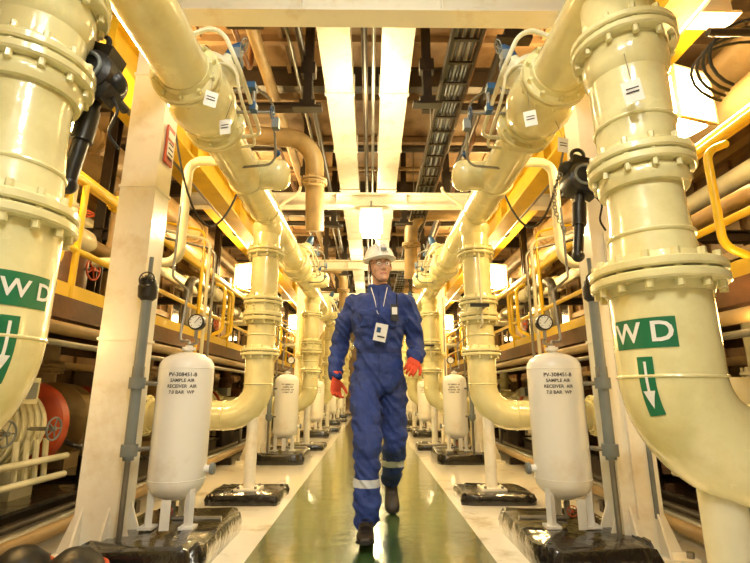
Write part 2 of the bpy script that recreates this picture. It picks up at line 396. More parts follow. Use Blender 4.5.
# ------------------------------------------------------------ near big drop pipes with labels
def decal_map(px,py,s,z0,R,r):
    def f(arc,phi,off=0.0):
        rr=r+off
        if arc<0: c=V((px,py,z0-arc)); Nn=V((s,0,0))
        else:
            t=min(arc/R,math.pi/2)
            c=V((px+s*R*(1-math.cos(t)),py,z0-R*math.sin(t))); Nn=V((s*math.cos(t),0,math.sin(t)))
        return c+Nn*math.cos(phi)*rr+V((0,1,0))*math.sin(phi)*rr
    return f
def near_pipe(s,px,py,zA,zB,zE,R,rB,label,labz,labphi,tsz=.09):
    b=MB(); r=.157; zo=zE-R; q=.136
    b.sweep([(px,py,2.50),(px,py,2.2),(px,py,2.0),(px,py,zA+.05)],[q,q,q,q-.003],CREAM,n=36)
    b.sph((px,py,2.48),.14,CREAM)
    b.cyl((px,py,2.47),(s*.97,py,2.47),.13,CREAM,n=32)
    b.flange((px,py,2.18),(0,0,1),.19,CREAM,th=.03,bolts=12)
    b.lathe((px,py,2.02),(0,0,1),[(0,.136),(.03,.15),(.08,.155),(.12,.15),(.14,.137)],CREAM,36); b.torus((px,py,zA+.16),(0,0,1),.135,.008,CREAM)
    b.flange((px,py,zA),(0,0,1),.178,CREAM,th=.032,bolts=12)
    b.lathe((px,py,zA-.1),(0,0,1),[(0,.145),(.02,.152),(.05,.152),(.07,.14)],CREAM,36)
    b.sweep([(px,py,zA-.04),(px,py,(zA+zB)/2),(px,py,zB+.04)],[.125,.128,.145],CREAM,n=36)
    b.torus((px,py,zB+.15),(0,0,1),.134,.009,CREAM)
    b.flange((px,py,zB),(0,0,1),rB,CREAM,th=.032,bolts=14)
    pts=fillet([(px,py,zB-.03),(px,py,zo),(px+s*1.5,py,zo)],R,20)
    b.sweep(pts,r,CREAM,n=40)
    b.torus((px,py,zE),(0,0,1),r,.006,CREAM); b.torus((px+s*R,py,zo),(1,0,0),r,.006,CREAM)
    b.flange((px+s*.60,py,zo),(1,0,0),.215,CREAM,bolts=12)
    b.cyl((px+s*.12,py+.02,.03),(px+s*.12,py+.02,zo-.05),.065,CREAM2,n=28); b.box((px+s*.12,py+.02,.02),(.3,.3,.03),COLW)
    b.cyl((px+s*1.45,py,zo),(px+s*1.45,py,.0),r,CREAM,n=28)
    f=decal_map(px,py,s,zE,R,r)
    def patch(a0,a1,p0,p1,m,off):
        n1,n2=12,12; vs=[f(a0+(a1-a0)*i/n1,p0+(p1-p0)*j/n2,off) for i in range(n1+1) for j in range(n2+1)]
        fs=[(i*(n2+1)+j,i*(n2+1)+j+1,(i+1)*(n2+1)+j+1,(i+1)*(n2+1)+j) for i in range(n1) for j in range(n2)]
        b.add(vs,fs,m)
    dirn = 1 if s>0 else -1
    arc=zE-labz; hw=.10/r
    patch(arc-.048,arc+.048,labphi-hw,labphi+hw,GREENL,.002)
    tv,tf=text_geo(label,tsz)
    b.add([f(arc-y,labphi+dirn*x/r,.004) for x,y in tv],tf,WHITE)
    a2=arc+.145; hw=.024/r
    patch(a2-.07,a2+.07,labphi-hw,labphi+hw,GREENL,.002)
    n1=8
    for (x0,x1,y0,y1) in ((-.004,.004,.055,-.02),):
        vs=[]
        for i in range(n1+1):
            y=y0+(y1-y0)*i/n1; vs+= [f(a2-y,labphi+dirn*x0/r,.004),f(a2-y,labphi+dirn*x1/r,.004)]
        b.add(vs,[(2*i,2*i+1,2*i+3,2*i+2) for i in range(n1)],WHITE)
    vs=[]
    for i in range(5):
        y=-.02-.035*i/4; hw_=.017*(1-i/4)+.0003; vs+=[f(a2-y,labphi-hw_/r,.004),f(a2-y,labphi+hw_/r,.004)]
    b.add(vs,[(2*i,2*i+1,2*i+3,2*i+2) for i in range(4)],WHITE)
    b.build('large_flow_pipe')
near_pipe(1,1.0,1.56,1.66,1.235,.90,.25,.213,'W D',1.035,math.radians(-146))
near_pipe(-1,-1.12,1.33,1.88,1.37,1.00,.28,.195,'C W D',1.13,math.radians(-150),.07)

# ------------------------------------------------------------ tanks
def tank_mesh(s):
    b=MB(); lump_slab(b,0,.0,.30,.42,.12,BLACK,2.2+s)
    r=.158
    prof=[(0,.02),(.01,.055),(.03,.10),(.055,.135),(.09,.154),(.12,r)]+[(.74,r),(.77,.154),(.80,.135),(.82,.10),(.835,.055),(.84,.02)]
    b.lathe((0,0,.25),(0,0,1),prof,TANK,40)
    b.torus((0,0,.37),(0,0,1),r,.003,TANK); b.torus((0,0,.99),(0,0,1),r,.003,TANK)
    b.cyl((0,0,1.07),(0,0,1.13),.022,TANK); b.lathe((0,0,1.10),(0,0,1),[(0,.04),(.02,.04)],TANK)
    for k in range(3):
        a=math.radians(90+120*k); x,y=math.cos(a)*.128,math.sin(a)*.128
        b.box((x,y,.235),(.035,.035,.25),TANK,rot=(0,0,a)); b.box((x,y,.128),(.08,.08,.014),TANK)
    b.cyl((0,-.02,.27),(0,-.02,.17),.016,STEEL); b.pipe([(0,-.02,.19),(0,-.02,.16),(.28*-s,-.02,.16)],.014,STEEL,R=.03,n=8)
    b.wheel((0,-.09,.21),(0,1,0),.028,REDP); b.cyl((0,-.09,.21),(0,-.02,.21),.008,STEEL)
    b.box((.02,-.165,.21),(.05,.006,.15),WHITE,rot=(0,0,.1))
    b.cyl((-s*.14,0,.42),(-s*.19,0,.42),.02,TANK); b.lathe((-s*.19,0,.42),(-s,0,0),[(0,.032),(.02,.032)],GREY)
    b.pipe([(0,0,1.12),(0,0,1.16),(s*.08,.04,1.16),(s*.08,.1,1.5),(s*.2,.12,1.6),(s*.2,.12,2.1)],.009,STEEL,R=.04,n=8)
    b.pipe([(0,0,1.13),(-s*.05,0,1.15),(-s*.05,-.03,1.17)],.010,STEEL,R=.02,n=8)
    for j,(t,sz) in enumerate((('PV-308451-B',.03),('SAMPLE AIR',.026),('RECEIVER  AIR',.026),('7.0 BAR  WP',.026))):
        tv,tf=text_geo(t,sz); a0=math.radians(-90 + (14 if s<0 else -14)); z=.95-j*.033
        b.add([(math.cos(a0+x/(r+.002))*(r+.002),math.sin(a0+x/(r+.002))*(r+.002),z+y) for x,y in tv],tf,INK)
    return b.mesh('pressure_vessel')
def gauge_mesh():
    b=MB(); b.lathe((0,.025,0),(0,-1,0),[(0,.045),(.005,.05),(.04,.05),(.048,.047)],BLKM,28)
    b.lathe((0,-.0235,0),(0,-1,0),[(0,.040),(.001,.040)],DIAL,28)
    b.box((.008,-.0265,.01),(.003,.002,.045),INK,rot=(0,.7,0)); b.cyl((0,0,-.045),(0,0,-.10),.011,STEEL)
    for k in range(9):
        a=math.radians(-45+k*33.75); b.box((math.cos(a)*.033,-.0262,math.sin(a)*.033),(.008,.002,.003),INK,rot=(0,-a,0))
    return b.mesh('pressure_gauge')
def level_mesh(s):
    b=MB()
    b.cyl((0,0,.5),(0,0,1.42),.028,GREY,n=16); b.lathe((0,0,1.36),(0,0,1),[(0,.03),(.02,.05),(.08,.055),(.12,.04),(.14,.02)],BLKM,18)
    b.sph((0,-.03,1.47),.035,BLKM); b.wheel((-s*.02,-.07,1.47),(0,1,0),.042,BLKM); b.cyl((0,0,1.45),(0,0,1.62),.012,GREY)
    b.box((0,0,.95),(.05,.04,.08),STEEL)
    for z in(.55,.9): 
        b.cyl((0,0,z),(-s*.06,.1,z),.012,STEEL); b.lathe((0,0,z-.03),(0,0,1),[(0,.042),(.06,.042)],GREY)
    b.cyl((0,0,.0),(0,0,.5),.014,STEEL); b.box((0,0,.008),(.09,.09,.014),STEEL)
    return b.mesh('level_gauge_pipe')
gme=gauge_mesh()
for s in(-1,1):
    tme=tank_mesh(s); lme=level_mesh(s)
    for k in range(NB-1):
        y=2.86+k*BAY
        place(tme,'pressure_vessel',(s*1.12,y+.0,0)); 
        place(gme,'pressure_gauge',(s*1.07,y-.04,1.27)); place(lme,'level_gauge_pipe',(s*1.285,y-.26,0))

# ------------------------------------------------------------ lever hoists / chain operators
def hoist(loc,rotz,scl=1):
    b=MB()
    b.lathe((0,-.08,.0),(0,1,0),[(0,.06),(.015,.085),(.06,.09),(.10,.09),(.145,.085),(.16,.06)],BLKM,24)
    b.box((.0,0,.06),(.11,.1,.14),BLKM,rot=(0,.3,0)); b.sph((-.06,0,.07),.05,BLKM); b.sph((.07,0,-.02),.045,BLKM); b.box((.03,-.02,-.07),(.1,.08,.07),BLKM,rot=(0,.5,0))
    b.torus((0,-.02,.15),(0,1,0),.035,.011,BLKM); b.torus((0,-.085,0),(0,1,0),.055,.008,GREY)
    b.pipe([(0,0,-.05),(-.01,0,-.16),(-.05,0,-.44)],.028,BLKM,R=.05,n=14); b.sph((-.05,0,-.45),.034,BLKM); b.cyl((-.012,0,-.14),(-.025,0,-.27),.038,BLKM)
    for k in range(18):
        t=k/17; p=V((-.12-.05*math.sin(t*3),-.04,.02-.34*t)); b.torus(p,(1,0,0) if k%2 else (0,1,0),.012,.0035,STEEL,n=10,k=5)
    b.pipe([(.05,0,-.05),(.11,-.02,-.15),(.08,-.02,-.25),(.12,0,-.3)],.006,RUB,R=.05,n=6)
    b.cyl((0,.08,0),(0,.2,0),.02,BLKM)
    for p in b.v: p *= scl
    b.build('lever_hoist',loc,rotz)
hoist((-1.02,1.50,1.985),0,.95); hoist((1.19,2.42,2.03),0,1.0)
# ------------------------------------------------------------ lamps and added fill lights
def flood(loc,rotz,name='flood_light',scl=1.0,hang=.3):
    b=MB(); 
    b.box((0,0,0),(.30,.20,.34),ALU); b.box((0,-.105,-.01),(.26,.02,.29),LAMPE); b.box((0,0,-.175),(.24,.15,.02),LAMPE)
    for sx in(-1,1): b.box((sx*.152,-.03,-.01),(.008,.12,.26),LAMPE)
    for x in(-.15,.15): b.box((x,-.11,0),(.015,.03,.36),ALU)
    for z in(-.18,.18): b.box((0,-.11,z),(.31,.03,.015),ALU)
    for x in(-.165,.165): b.box((x,.05,.12),(.012,.05,.2),STEEL)
    b.box((0,0.05,.22),(.34,.05,.012),STEEL)
    for k in range(5): b.box((0,.11,-.12+.06*k),(.26,.03,.012),ALU)
    for p in b.v: p *= scl
    b.cyl((0,.05*scl,.22*scl),(0,.05*scl,.22*scl+hang),.012,STEEL)
    ob=b.build(name,loc,rotz); return ob
def add_light(loc,en,col,size=.3,typ='POINT',rot=(0,0,0),nm='lamp_or_fill_light'):
    l=bpy.data.lights.new(nm,typ); l.energy=en; l.color=col
    if typ=='AREA': l.shape='RECTANGLE'; l.size=size; l.size_y=size*.6
    else: l.shadow_soft_size=size
    o=bpy.data.objects.new(nm,l); sc.collection.objects.link(o); o.location=loc; o.rotation_euler=rot; return o
WARM=(1,.63,.22); NEU=(1,.96,.85); MID=(1,.80,.42)
for (x,y,z) in ((0,6.05,3.14),(0,12.95,3.14),(0,19.8,3.14)): flood((x,y,z),0,hang=.14)
for y in (3.1,8.5,14.3,20):
    for s in(-1,1):
        flood((s*2.36,y,3.0),s*.3,scl=1.15,hang=.38); add_light((s*2.25,y-.4,2.9),190,WARM,.10)
for y in(5.7,12.6,19.4): add_light((0,y,2.95),90,MID,.10)
def fill_tube(loc):  # invented fixture that houses the front fill
    b=MB(); b.box((0,0,.04),(.22,1.25,.06),COLW); 
    for x in(-.05,.05): b.cyl((x,-.58,0),(x,.58,0),.014,LAMPE,n=10)
    for y in(-.6,.6): b.box((0,y,0),(.2,.03,.05),COLW)
    for y in(-.4,.4): b.cyl((0,y,.07),(0,y,ZC-loc[2]-.005),.006,STEEL,n=6)
    b.build('added_fill_batten',loc)
for loc,en in (((-.7,-.9,3.6),120),((.7,-.9,3.6),120)):  # added battens behind the camera, unseen, front fill for worker and near pipes
    fill_tube(loc); add_light((loc[0],loc[1],loc[2]-.08),en,NEU,.8,'AREA',rot=(math.radians(25),0,0))
for y in (1.1,4.5,8,11.4,15):
    for s in(-1,1):
        if y!=1.1: add_light((s*2.1,y,4.5),75,WARM,.2)  # added warm fill above the side bays, no fixture
add_light((0,1.0,4.0),75,NEU,.25);  # added neutral fill over the foreground, no fixture
for y in (4.6,8,11.4,15,18.5,22.5): add_light((0,y,3.85),55 if y<7 else 75,MID,.15)  # added fill along the aisle, no fixtures
for y in(2.2,5.2,8.6,12,15.5):
    for s in(-1,1): add_light((s*1.9,y,1.2),18,WARM,.12)  # added low fill to brighten the machinery under the platforms, no fixtures

# ------------------------------------------------------------ platforms, rails, machinery
for s in(-1,1):
    b=MB()
    b.box((s*2.95,10.5,1.43),(1.9,18.5,.04),DARK); b.box((s*2.0,10.5,1.38),(.08,18.5,.14),RUST); b.box((s*3.85,10.5,1.38),(.08,18.5,.14),RUST)
    for k in range(11):
        y=1.5+k*BAY/2
        b.box((s*2.95,y,1.36),(1.8,.08,.1),RUST)
    for k in range(6):
        for x in(2.0,3.8): b.box((s*x,1.7+k*BAY,.655),(.09,.09,1.31),RUST)
    b.build('mezzanine_platform')
    b=MB()
    for z in(1.8,2.3): b.cyl((s*2.03,1.9,z),(s*2.03,18.9,z),.022,YEL,n=12)
    for k in range(15): b.cyl((s*2.03,1.9+k*1.15,1.45),(s*2.03,1.9+k*1.15,2.3),.022,YEL,n=12)
    b.box((s*2.03,10.4,1.5),(.012,17,.12),YEL)
    for k in range(5):
        for dy in(0,.35):
            y=2.3+k*BAY+dy
            b.pipe([(s*1.98,y,1.55),(s*1.86,y,1.6),(s*1.86,y,2.15),(s*1.98,y,2.2)],.022,YEL,R=.1,n=10)
    b.build('safety_handrail')
def pump(s,var):
    b=MB(); body=[CREAM2,TAN,RUST,CREAM][var%4]
    b.box((0,0,.09),(.9,1.5,.18),DARK); b.box((0,0,.19),(.96,1.56,.03),BLACK)
    b.lathe((0,-.62,.62),(0,1,0),[(0,.1),(.02,.2),(.06,.26),(.1,.27),(.55,.27),(.6,.24),(.62,.1)],body,32)
    for k in range(18):
        a=2*math.pi*k/18; b.box((math.cos(a)*.275,-.3,.62+math.sin(a)*.275),(.03,.42,.008),body,rot=(0,-a,0))
    b.box((-.2,-.3,.3),(.12,.5,.2),body); b.box((.2,-.3,.3),(.12,.5,.2),body); b.box((-.22,-.3,.86),(.18,.22,.14),GREY)
    b.torus((0,.04,.62),(0,1,0),.26,.03,REDP); b.cyl((0,0,.62),(0,.2,.62),.06,STEEL); b.lathe((0,.02,.62),(0,1,0),[(0,.24),(.05,.24)],BLKM)
    b.lathe((0,.2,.60),(0,1,0),[(0,.12),(.03,.26),(.1,.33),(.28,.34),(.36,.28),(.42,.16),(.5,.14)],body,32)
    b.flange((0,.72,.60),(0,1,0),.2,body); b.pipe([(.18,.36,.8),(.18,.36,1.3)],.09,body); b.flange((.18,.36,1.08),(0,0,1),.15,body)
    b.box((0,.4,.3),(.4,.2,.22),body)
    b.cyl((-.34,.1,.2),(-.34,.1,.7),.02,STEEL); b.wheel((-.34,.1,.72),(0,0,1),.09,REDP)
    b.pipe([(-.36,-.5,.22),(-.36,-.5,.4),(-.36,.6,.4),(-.1,.6,.5)],.02,STEEL,R=.06,n=10)
    b.box((-.462,-.1,.3),(.004,.3,.1),WHITE)
    return b.mesh('pump_set')
def compressor():
    b=MB()
    b.box((0,0,.09),(.9,1.3,.18),DARK); b.box((-.02,0,.19),(.94,1.34,.02),BLACK)
    for yy in(-1,1):
        b.lathe((0,yy*.05,.62),(0,yy,0),[(0,.27),(.30,.28),(.36,.25),(.40,.12)],CREAM2,36)
        for k in range(5): b.torus((0,yy*(.08+.06*k),.62),(0,1,0),.283,.010,CREAM2,n=36,k=6)
        b.box((-.2,yy*.22,.28),(.16,.2,.18),CREAM2); b.box((.2,yy*.22,.28),(.16,.2,.18),CREAM2)
        b.lathe((0,yy*.47,.62),(0,yy,0),[(0,.28),(.02,.31),(.09,.31),(.11,.28)],REDP,40)
        b.lathe((0,yy*.585,.62),(0,yy,0),[(0,.265),(.012,.255)],BLKM,36); b.lathe((0,yy*.40,.62),(0,yy,0),[(0,.1),(.1,.1)],STEEL)
        for k in range(4): b.cyl((-.32,yy*(.08+.09*k),.3),(-.30,yy*(.08+.09*k),.55),.018,CREAM2,n=8)
    b.box((-.26,0,.86),(.2,.24,.16),CREAM2); b.box((-.365,0,.86),(.01,.18,.1),GREY)
    for z in (.30,.42): b.cyl((-.36,-.5,z),(-.36,.5,z),.022,CREAM2)
    b.flange((0,0,.95),(0,0,1),.13,CREAM2); b.cyl((0,0,.85),(0,0,1.3),.08,CREAM2)
    b.wheel((-.44,-.2,.62),(1,0,0),.07,GREY); b.cyl((-.44,-.2,.62),(-.25,-.2,.62),.012,STEEL); b.wheel((-.44,.2,.62),(1,0,0),.07,GREY); b.cyl((-.44,.2,.62),(-.25,.2,.62),.012,STEEL)
    return b.mesh('air_compressor')
pm=[pump(1,i) for i in range(4)]; cm=compressor()
for s in(-1,1):
    for k in range(5):
        y=3.0+k*BAY
        place(cm if (k==0) else pm[(k+(s>0))%4],'air_compressor' if k==0 else 'pump_set',(s*(2.50 if k==0 else 2.72),y-.05,0),rz(s))
        place(pm[(k*2+1+(s>0))%4],'pump_set',(s*2.85,y+1.75,0),rz(s))
    for k in range(5):
        y=2.6+k*BAY
        b=MB(); b.box((0,0,.45),(.5,.7,.9),[GREY,TAN,RUST][(k+(s>0))%3]); b.box((-.255,0,.5),(.01,.6,.7),GLASSD if k%2 else TAN)
        b.box((-.262,.2,.5),(.012,.03,.12),BLKM); b.box((0,0,.92),(.54,.74,.03),DARK)
        for j in range(3): b.cyl((-.26,-.2+.12*j,.78),(-.275,-.2+.12*j,.78),.018,[REDP,GREENL,YEL][j],n=10)
        b.pipe([(0,.1,.9),(0,.1,1.6),(.5,.1,1.6)],.03,STEEL,R=.1); b.build('control_cabinet',(s*3.3,y,1.45),rz(s))
        b=MB(); b.lathe((0,0,0),(0,0,1),[(0,.2),(.02,.22),(.7,.22),(.78,.15),(.82,.05)],[RUST,CREAM2,TAN][k%3],28)
        b.cyl((0,0,.8),(0,0,1.6),.04,CREAM2); b.flange((0,0,1.1),(0,0,1),.08,CREAM2,th=.015,bolts=6); b.wheel((-.3,0,.5),(1,0,0),.1,REDP); b.cyl((-.3,0,.5),(-.2,0,.5),.015,STEEL)
        b.build('filter_vessel',(s*2.85,y+1.5,1.45),rz(s))
        b=MB(); zz=2.1+.25*(k%2)
        b.pipe([(-.0,-.6,0),(0,-.6,zz-1.45),(0,1.0,zz-1.45),(0,1.0,1.3)],.06,[CREAM2,TAN,STEEL][(k+1)%3],R=.15); b.flange((0,.2,zz-1.45),(0,1,0),.11,CREAM2,th=.015,bolts=8)
        b.wheel((-.02,.5,zz-1.45+.24),(0,0,1),.09,REDP); b.cyl((-.02,.5,zz-1.45),(-.02,.5,zz-1.2),.015,STEEL); b.lathe((0,.35,zz-1.45),(0,1,0),[(0,.06),(.08,.1),(.22,.1),(.3,.06)],CREAM2)
        b.build('valve_manifold',(s*2.45,y+.6,1.45),0)
    b=MB()
    for i,(x,z,r_,m) in enumerate(((1.74,.12,.035,TAN),(1.86,.11,.035,STEEL),(1.98,.12,.03,DARK),(1.93,1.24,.04,TAN),(1.88,1.14,.02,STEEL))):
        b.cyl((s*x,2.2,z),(s*x,20,z),r_,m,n=14)
    for k in range(16): b.box((s*1.86,2.5+k*1.15,.04),(.34,.06,.08),DARK); 
    for k in range(1,6): b.wheel((s*1.66,3.6+k*BAY,.62),(1,0,0),.08,REDP if k%2 else BLKM); b.cyl((s*1.68,3.6+k*BAY,.62),(s*1.95,3.6+k*BAY,.62),.014,STEEL); b.cyl((s*1.9,3.6+k*BAY,.0),(s*1.9,3.6+k*BAY,.7),.025,STEEL)
    b.build('floor_pipe_run')
    b=MB()
    for k in range(6):
        y=3.7+k*BAY
        for i in range(3): b.pipe([(s*(1.62+.06*i),y+.9,.0),(s*(1.62+.06*i),y+.9,2.3+.1*i),(s*2.5,y+.9+.05*i,2.5+.1*i)],.014+.004*(i%2),[STEEL,CREAM2,YEL,GREY][i],R=.12,n=10)
    b.build('instrument_tubing')
    b=MB()
    for (x,z,r_,m) in ((2.25,3.45,.05,STEEL),(3.1,3.2,.16,TAN),(3.6,2.9,.1,CREAM2),(2.3,2.5,.05,YEL),(3.5,3.9,.2,TAN)):
        b.cyl((s*x,YB+.3,z),(s*x,22,z),r_,m,n=20)
        for k in range(7): b.flange((s*x,1.6+k*BAY+x,z),(0,1,0),r_*1.5,m,th=.02,bolts=8)
    for k in range(7): b.ibeam((s*2.1,1+k*BAY,2.4),(s*4.2,1+k*BAY,2.4),.1,.12,.015,DARK); b.ibeam((s*2.75,1+k*BAY,1.45),(s*2.75,1+k*BAY,ZC-.01),.1,.1,.012,DARK,up=(0,1,0))
    b.build('overhead_pipe_rack')
    # slack black cables looping from the runway beam to the handrail
    b=MB()
    for (x0,y0,z0,x1,y1,z1,sag) in ((1.70,3.3,3.0,2.02,3.9,2.3,.45),(1.66,3.5,3.0,1.30,4.2,2.8,.6),(1.70,6.9,3.0,2.02,7.6,2.3,.5)):
        pts=[V((s*(x0+(x1-x0)*t),y0+(y1-y0)*t,z0+(z1-z0)*t-sag*4*t*(1-t))) for t in [i/16 for i in range(17)]]
        b.sweep(pts,.010,RUB,n=8)
    b.build('hanging_cable')

# right foreground extras: big yellow line, hoses
b=MB(); b.pipe([(1.95,2.0,1.25),(1.95,2.0,1.85),(2.9,2.0,1.85)],.07,YEL,R=.15); b.flange((2.15,2.0,1.85),(1,0,0),.14,YEL); b.flange((2.45,2.0,1.85),(1,0,0),.14,YEL)
b.lathe((2.2,2,1.85),(1,0,0),[(0,.08),(.06,.12),(.14,.12),(.2,.08)],YEL); b.cyl((2.3,2,1.85),(2.3,2,2.15),.02,STEEL); b.wheel((2.3,2,2.15),(0,0,1),.12,YEL); b.build('yellow_valve_line')
b=MB()
for i in range(4):
    c=V((1.98+.05*i,1.9+.09*i,2.62)); pts=[]
    for k in range(15):
        a=math.pi*(k/14)*1.6-.3; pts.append(c+V((.17*math.cos(a)*(1+.1*i),.02*k,.13*math.sin(a)+.03*i)))
    b.sweep(pts,.009,RUB,n=8)
b.cyl((1.7,1.95,2.62),(2.5,1.95,2.62),.02,DARK); b.build('hose_bundle')
b=MB()
for i,(x,y) in enumerate(((-1.52,2.24),(-1.27,2.22))):
    b.lathe((x,y,0),(0,0,1),[(0,.12),(.11,.12),(.15,.10),(.19,.05),(.20,0)],RUB,24); b.torus((x,y,.115),(0,0,1),.12,.012,REDP)
b.build('rubber_bump_stop')
# signs and hang tags
b=MB(); b.box((0,0,0),(.012,.10,.26),REDP); b.box((-.008,0,.07),(.004,.08,.05),WHITE); b.box((-.008,0,-.03),(.004,.08,.1),WHITE)
for j in range(4): b.box((-.0105,0,-.035*j+.01),(.002,.06,.010),INK)
b.build('warning_sign',(-1.325,2.74,2.42),math.pi)
tagp=[(-.80,2.02,2.34,.4),(-.76,2.14,2.26,-.2),(.80,2.05,2.26,-.3),(.90,1.38,1.93,-.4),(1.02,2.2,2.2,.2)]
for (x,y,z,r_) in tagp:
    b=MB(); b.box((0,0,-.07),(.06,.003,.08),WHITE,rot=(.1,r_*.3,0)); b.box((0,-.003,-.06),(.04,.002,.004),INK,rot=(.1,r_*.3,0)); b.box((0,-.003,-.075),(.04,.002,.004),INK,rot=(.1,r_*.3,0))
    b.cyl((0,0,-.02),(0,.05,.12),.0015,STEEL,n=5); b.build('inspection_tag',(x,y,z),r_)

# ------------------------------------------------------------ the worker
man=bpy.data.objects.new('walking_worker',None); sc.collection.objects.link(man); man.location=(0,0,0)
COV=mat('coverall_blue_cloth',(0.022,0.052,0.25),0.75,var=0.35,vscale=9,bump=0.25,bscale=30)
COVD=mat('coverall_seam_cloth',(0.010,0.026,0.14),0.8)
REFL=mat('reflective_tape',(0.60,0.63,0.66),0.35,var=0.1)
SKIN=mat('skin',(0.62,0.36,0.25),0.5,var=0.12,vscale=12,bump=0.02)
LIP=mat('lips',(0.45,0.17,0.14),0.5); HAIR=mat('hair_brown',(0.09,0.055,0.03),0.6,bump=.3,bscale=60)
GLOVE=mat('orange_glove',(0.72,0.075,0.02),0.6,bump=.15,bscale=60)
HELM=mat('white_hard_hat',(0.86,0.87,0.85),0.22,var=0.03,coat=.5,bump=0)
BOOT=mat('boot_leather',(0.022,0.016,0.012),0.45,bump=.1); SOLE=mat('boot_sole',(0.015,0.014,0.013),0.7)
EYEW=mat('eye_white',(0.85,0.83,0.8),0.2,bump=0,var=0); EYEI=mat('iris',(0.06,0.04,0.03),0.2,bump=0,var=0)

def remesh(b,name,vox,smooth=3,fold=0.0,colorf=None,mats=None,parent=man):
    me=b.mesh('tmp'); ob=bpy.data.objects.new('tmp',me); sc.collection.objects.link(ob)
    md=ob.modifiers.new('r','REMESH'); md.mode='VOXEL'; md.voxel_size=vox; md.use_smooth_shade=True
    dg=bpy.context.evaluated_depsgraph_get(); dg.update()
    m2=bpy.data.meshes.new_from_object(ob.evaluated_get(dg)); bpy.data.objects.remove(ob)
    bm=bmesh.new(); bm.from_mesh(m2)
    for _ in range(smooth): bmesh.ops.smooth_vert(bm,verts=bm.verts,factor=.5,use_axis_x=True,use_axis_y=True,use_axis_z=True)
    bm.normal_update()
    if fold:
        for v in bm.verts:
            p=v.co; q=V((p.x*8,p.y*8,p.z*15)); n=noise.noise(q)+.4*noise.noise(q*2.1)
            r_=1-abs(noise.noise(V((p.x*7+3,p.y*7,p.z*13+p.x*14))))*2.4
            v.co=p+v.normal*fold*(n*.8+max(r_,0)*.9-.4)
    bm.to_mesh(m2); bm.free(); m2.name=name
    m2.materials.clear()
    for m in mats: m2.materials.append(m)
    for p in m2.polygons:
        p.use_smooth=True
        if colorf: p.material_index=colorf(p.center)
    return place(m2,name,parent=parent)

def loft(b,rings,m,n=28,sq=1.0):
    vs=[];fs=[]
    for c,u,w in rings:
        c=V(c);u=V(u);w=V(w)
        for k in range(n):
            a=2*math.pi*k/n; ca,sa=math.cos(a),math.sin(a)
            ca=math.copysign(abs(ca)**sq,ca); sa=math.copysign(abs(sa)**sq,sa)
            vs.append(c+u*ca+w*sa)
    for i in range(len(rings)-1):
        for k in range(n): k2=(k+1)%n; fs.append((i*n+k,i*n+k2,(i+1)*n+k2,(i+1)*n+k))
    fs.append(tuple(range(n))); fs.append(tuple((len(rings)-1)*n+k for k in reversed(range(n))))
    b.add(vs,fs,m)
def limb(b,pts,m,n=20):
    P=[V(p[:3]) for p in pts]; R=[p[3] for p in pts]
    b.sweep(P,R,m,n)
    for p,r_ in zip(P,R): b.sph(p,r_*.99,m,n=14)

B=MB()
cx=.055
def ring(z,hw,hd,y,x=cx,tw=0): 
    return ((x,y,z),V((math.cos(tw)*hw,math.sin(tw)*hw,0)),V((-math.sin(tw)*hd,math.cos(tw)*hd,0)))
loft(B,[ring(.84,.12,.10,3.30),ring(.89,.168,.13,3.30,tw=-.15),ring(.98,.182,.135,3.30,tw=-.13),ring(1.07,.170,.125,3.295,tw=-.05),ring(1.14,.162,.118,3.29),
 ring(1.25,.178,.130,3.28,tw=.07),ring(1.36,.195,.138,3.27,tw=.13),ring(1.44,.198,.128,3.27,tw=.16),ring(1.50,.165,.10,3.27,tw=.16),ring(1.535,.11,.08,3.27),ring(1.56,.075,.07,3.265),ring(1.60,.066,.066,3.255)],COV,sq=.85)
hipR=(-.035,3.275,.93); hipL=(.145,3.32,.93)
limb(B,[hipR+(.105,),(-.035,3.19,.80,.106),(-.025,3.10,.66,.095),(-.018,3.01,.53,.084),(-.02,2.995,.42,.083),(-.024,2.985,.30,.080),(-.024,2.975,.19,.077),(-.024,2.97,.125,.079)],COV)
limb(B,[hipL+(.105,),(.152,3.33,.80,.104),(.158,3.34,.65,.093),(.16,3.34,.51,.083),(.160,3.44,.43,.082),(.158,3.54,.345,.078),(.156,3.64,.27,.071),(.154,3.68,.23,.073)],COV)
shR=(-.125,3.30,1.465); shL=(.235,3.245,1.465)
limb(B,[(-.02,3.28,1.49,.065),shR+(.080,),(-.172,3.345,1.38,.075),(-.208,3.40,1.28,.070),(-.235,3.44,1.19,.065),(-.247,3.42,1.10,.062),(-.250,3.385,1.02,.055),(-.248,3.36,.965,.052)],COV)
limb(B,[(.13,3.265,1.49,.065),shL+(.080,),(.282,3.28,1.38,.075),(.313,3.32,1.28,.070),(.330,3.345,1.19,.066),(.322,3.26,1.14,.062),(.300,3.155,1.10,.055),(.286,3.09,1.075,.052)],COV)
loft(B,[((cx,3.265,1.535),(.088,0,0),(0,.085,0)),((cx,3.252,1.585),(.082,0,0),(0,.080,.008)),((cx,3.248,1.60),(.078,0,0),(0,.076,.008))],COV)
for sx in(-1,1): B.box((cx+sx*.085,3.138+sx*.008,1.34),(.095,.03,.11),COV); B.box((cx+sx*.085,3.13+sx*.008,1.39),(.105,.03,.035),COV)
def colf(p):
    if p.x<.07 and p.y<3.2 and (.30<p.z<.345 ): return 1
    if p.x>.07 and p.y>3.35 and (.335<p.z<.385) : return 1
    if abs(p.x-cx)<.006 and p.y<3.25 and .95<p.z<1.54: return 2
    if 1.115<p.z<1.15 and abs(p.x-cx)<.2 and p.x<.225 and p.x>-.13: return 2
    return 0
remesh(B,'coverall_body',.009,smooth=3,fold=.017,colorf=colf,mats=[COV,REFL,COVD])

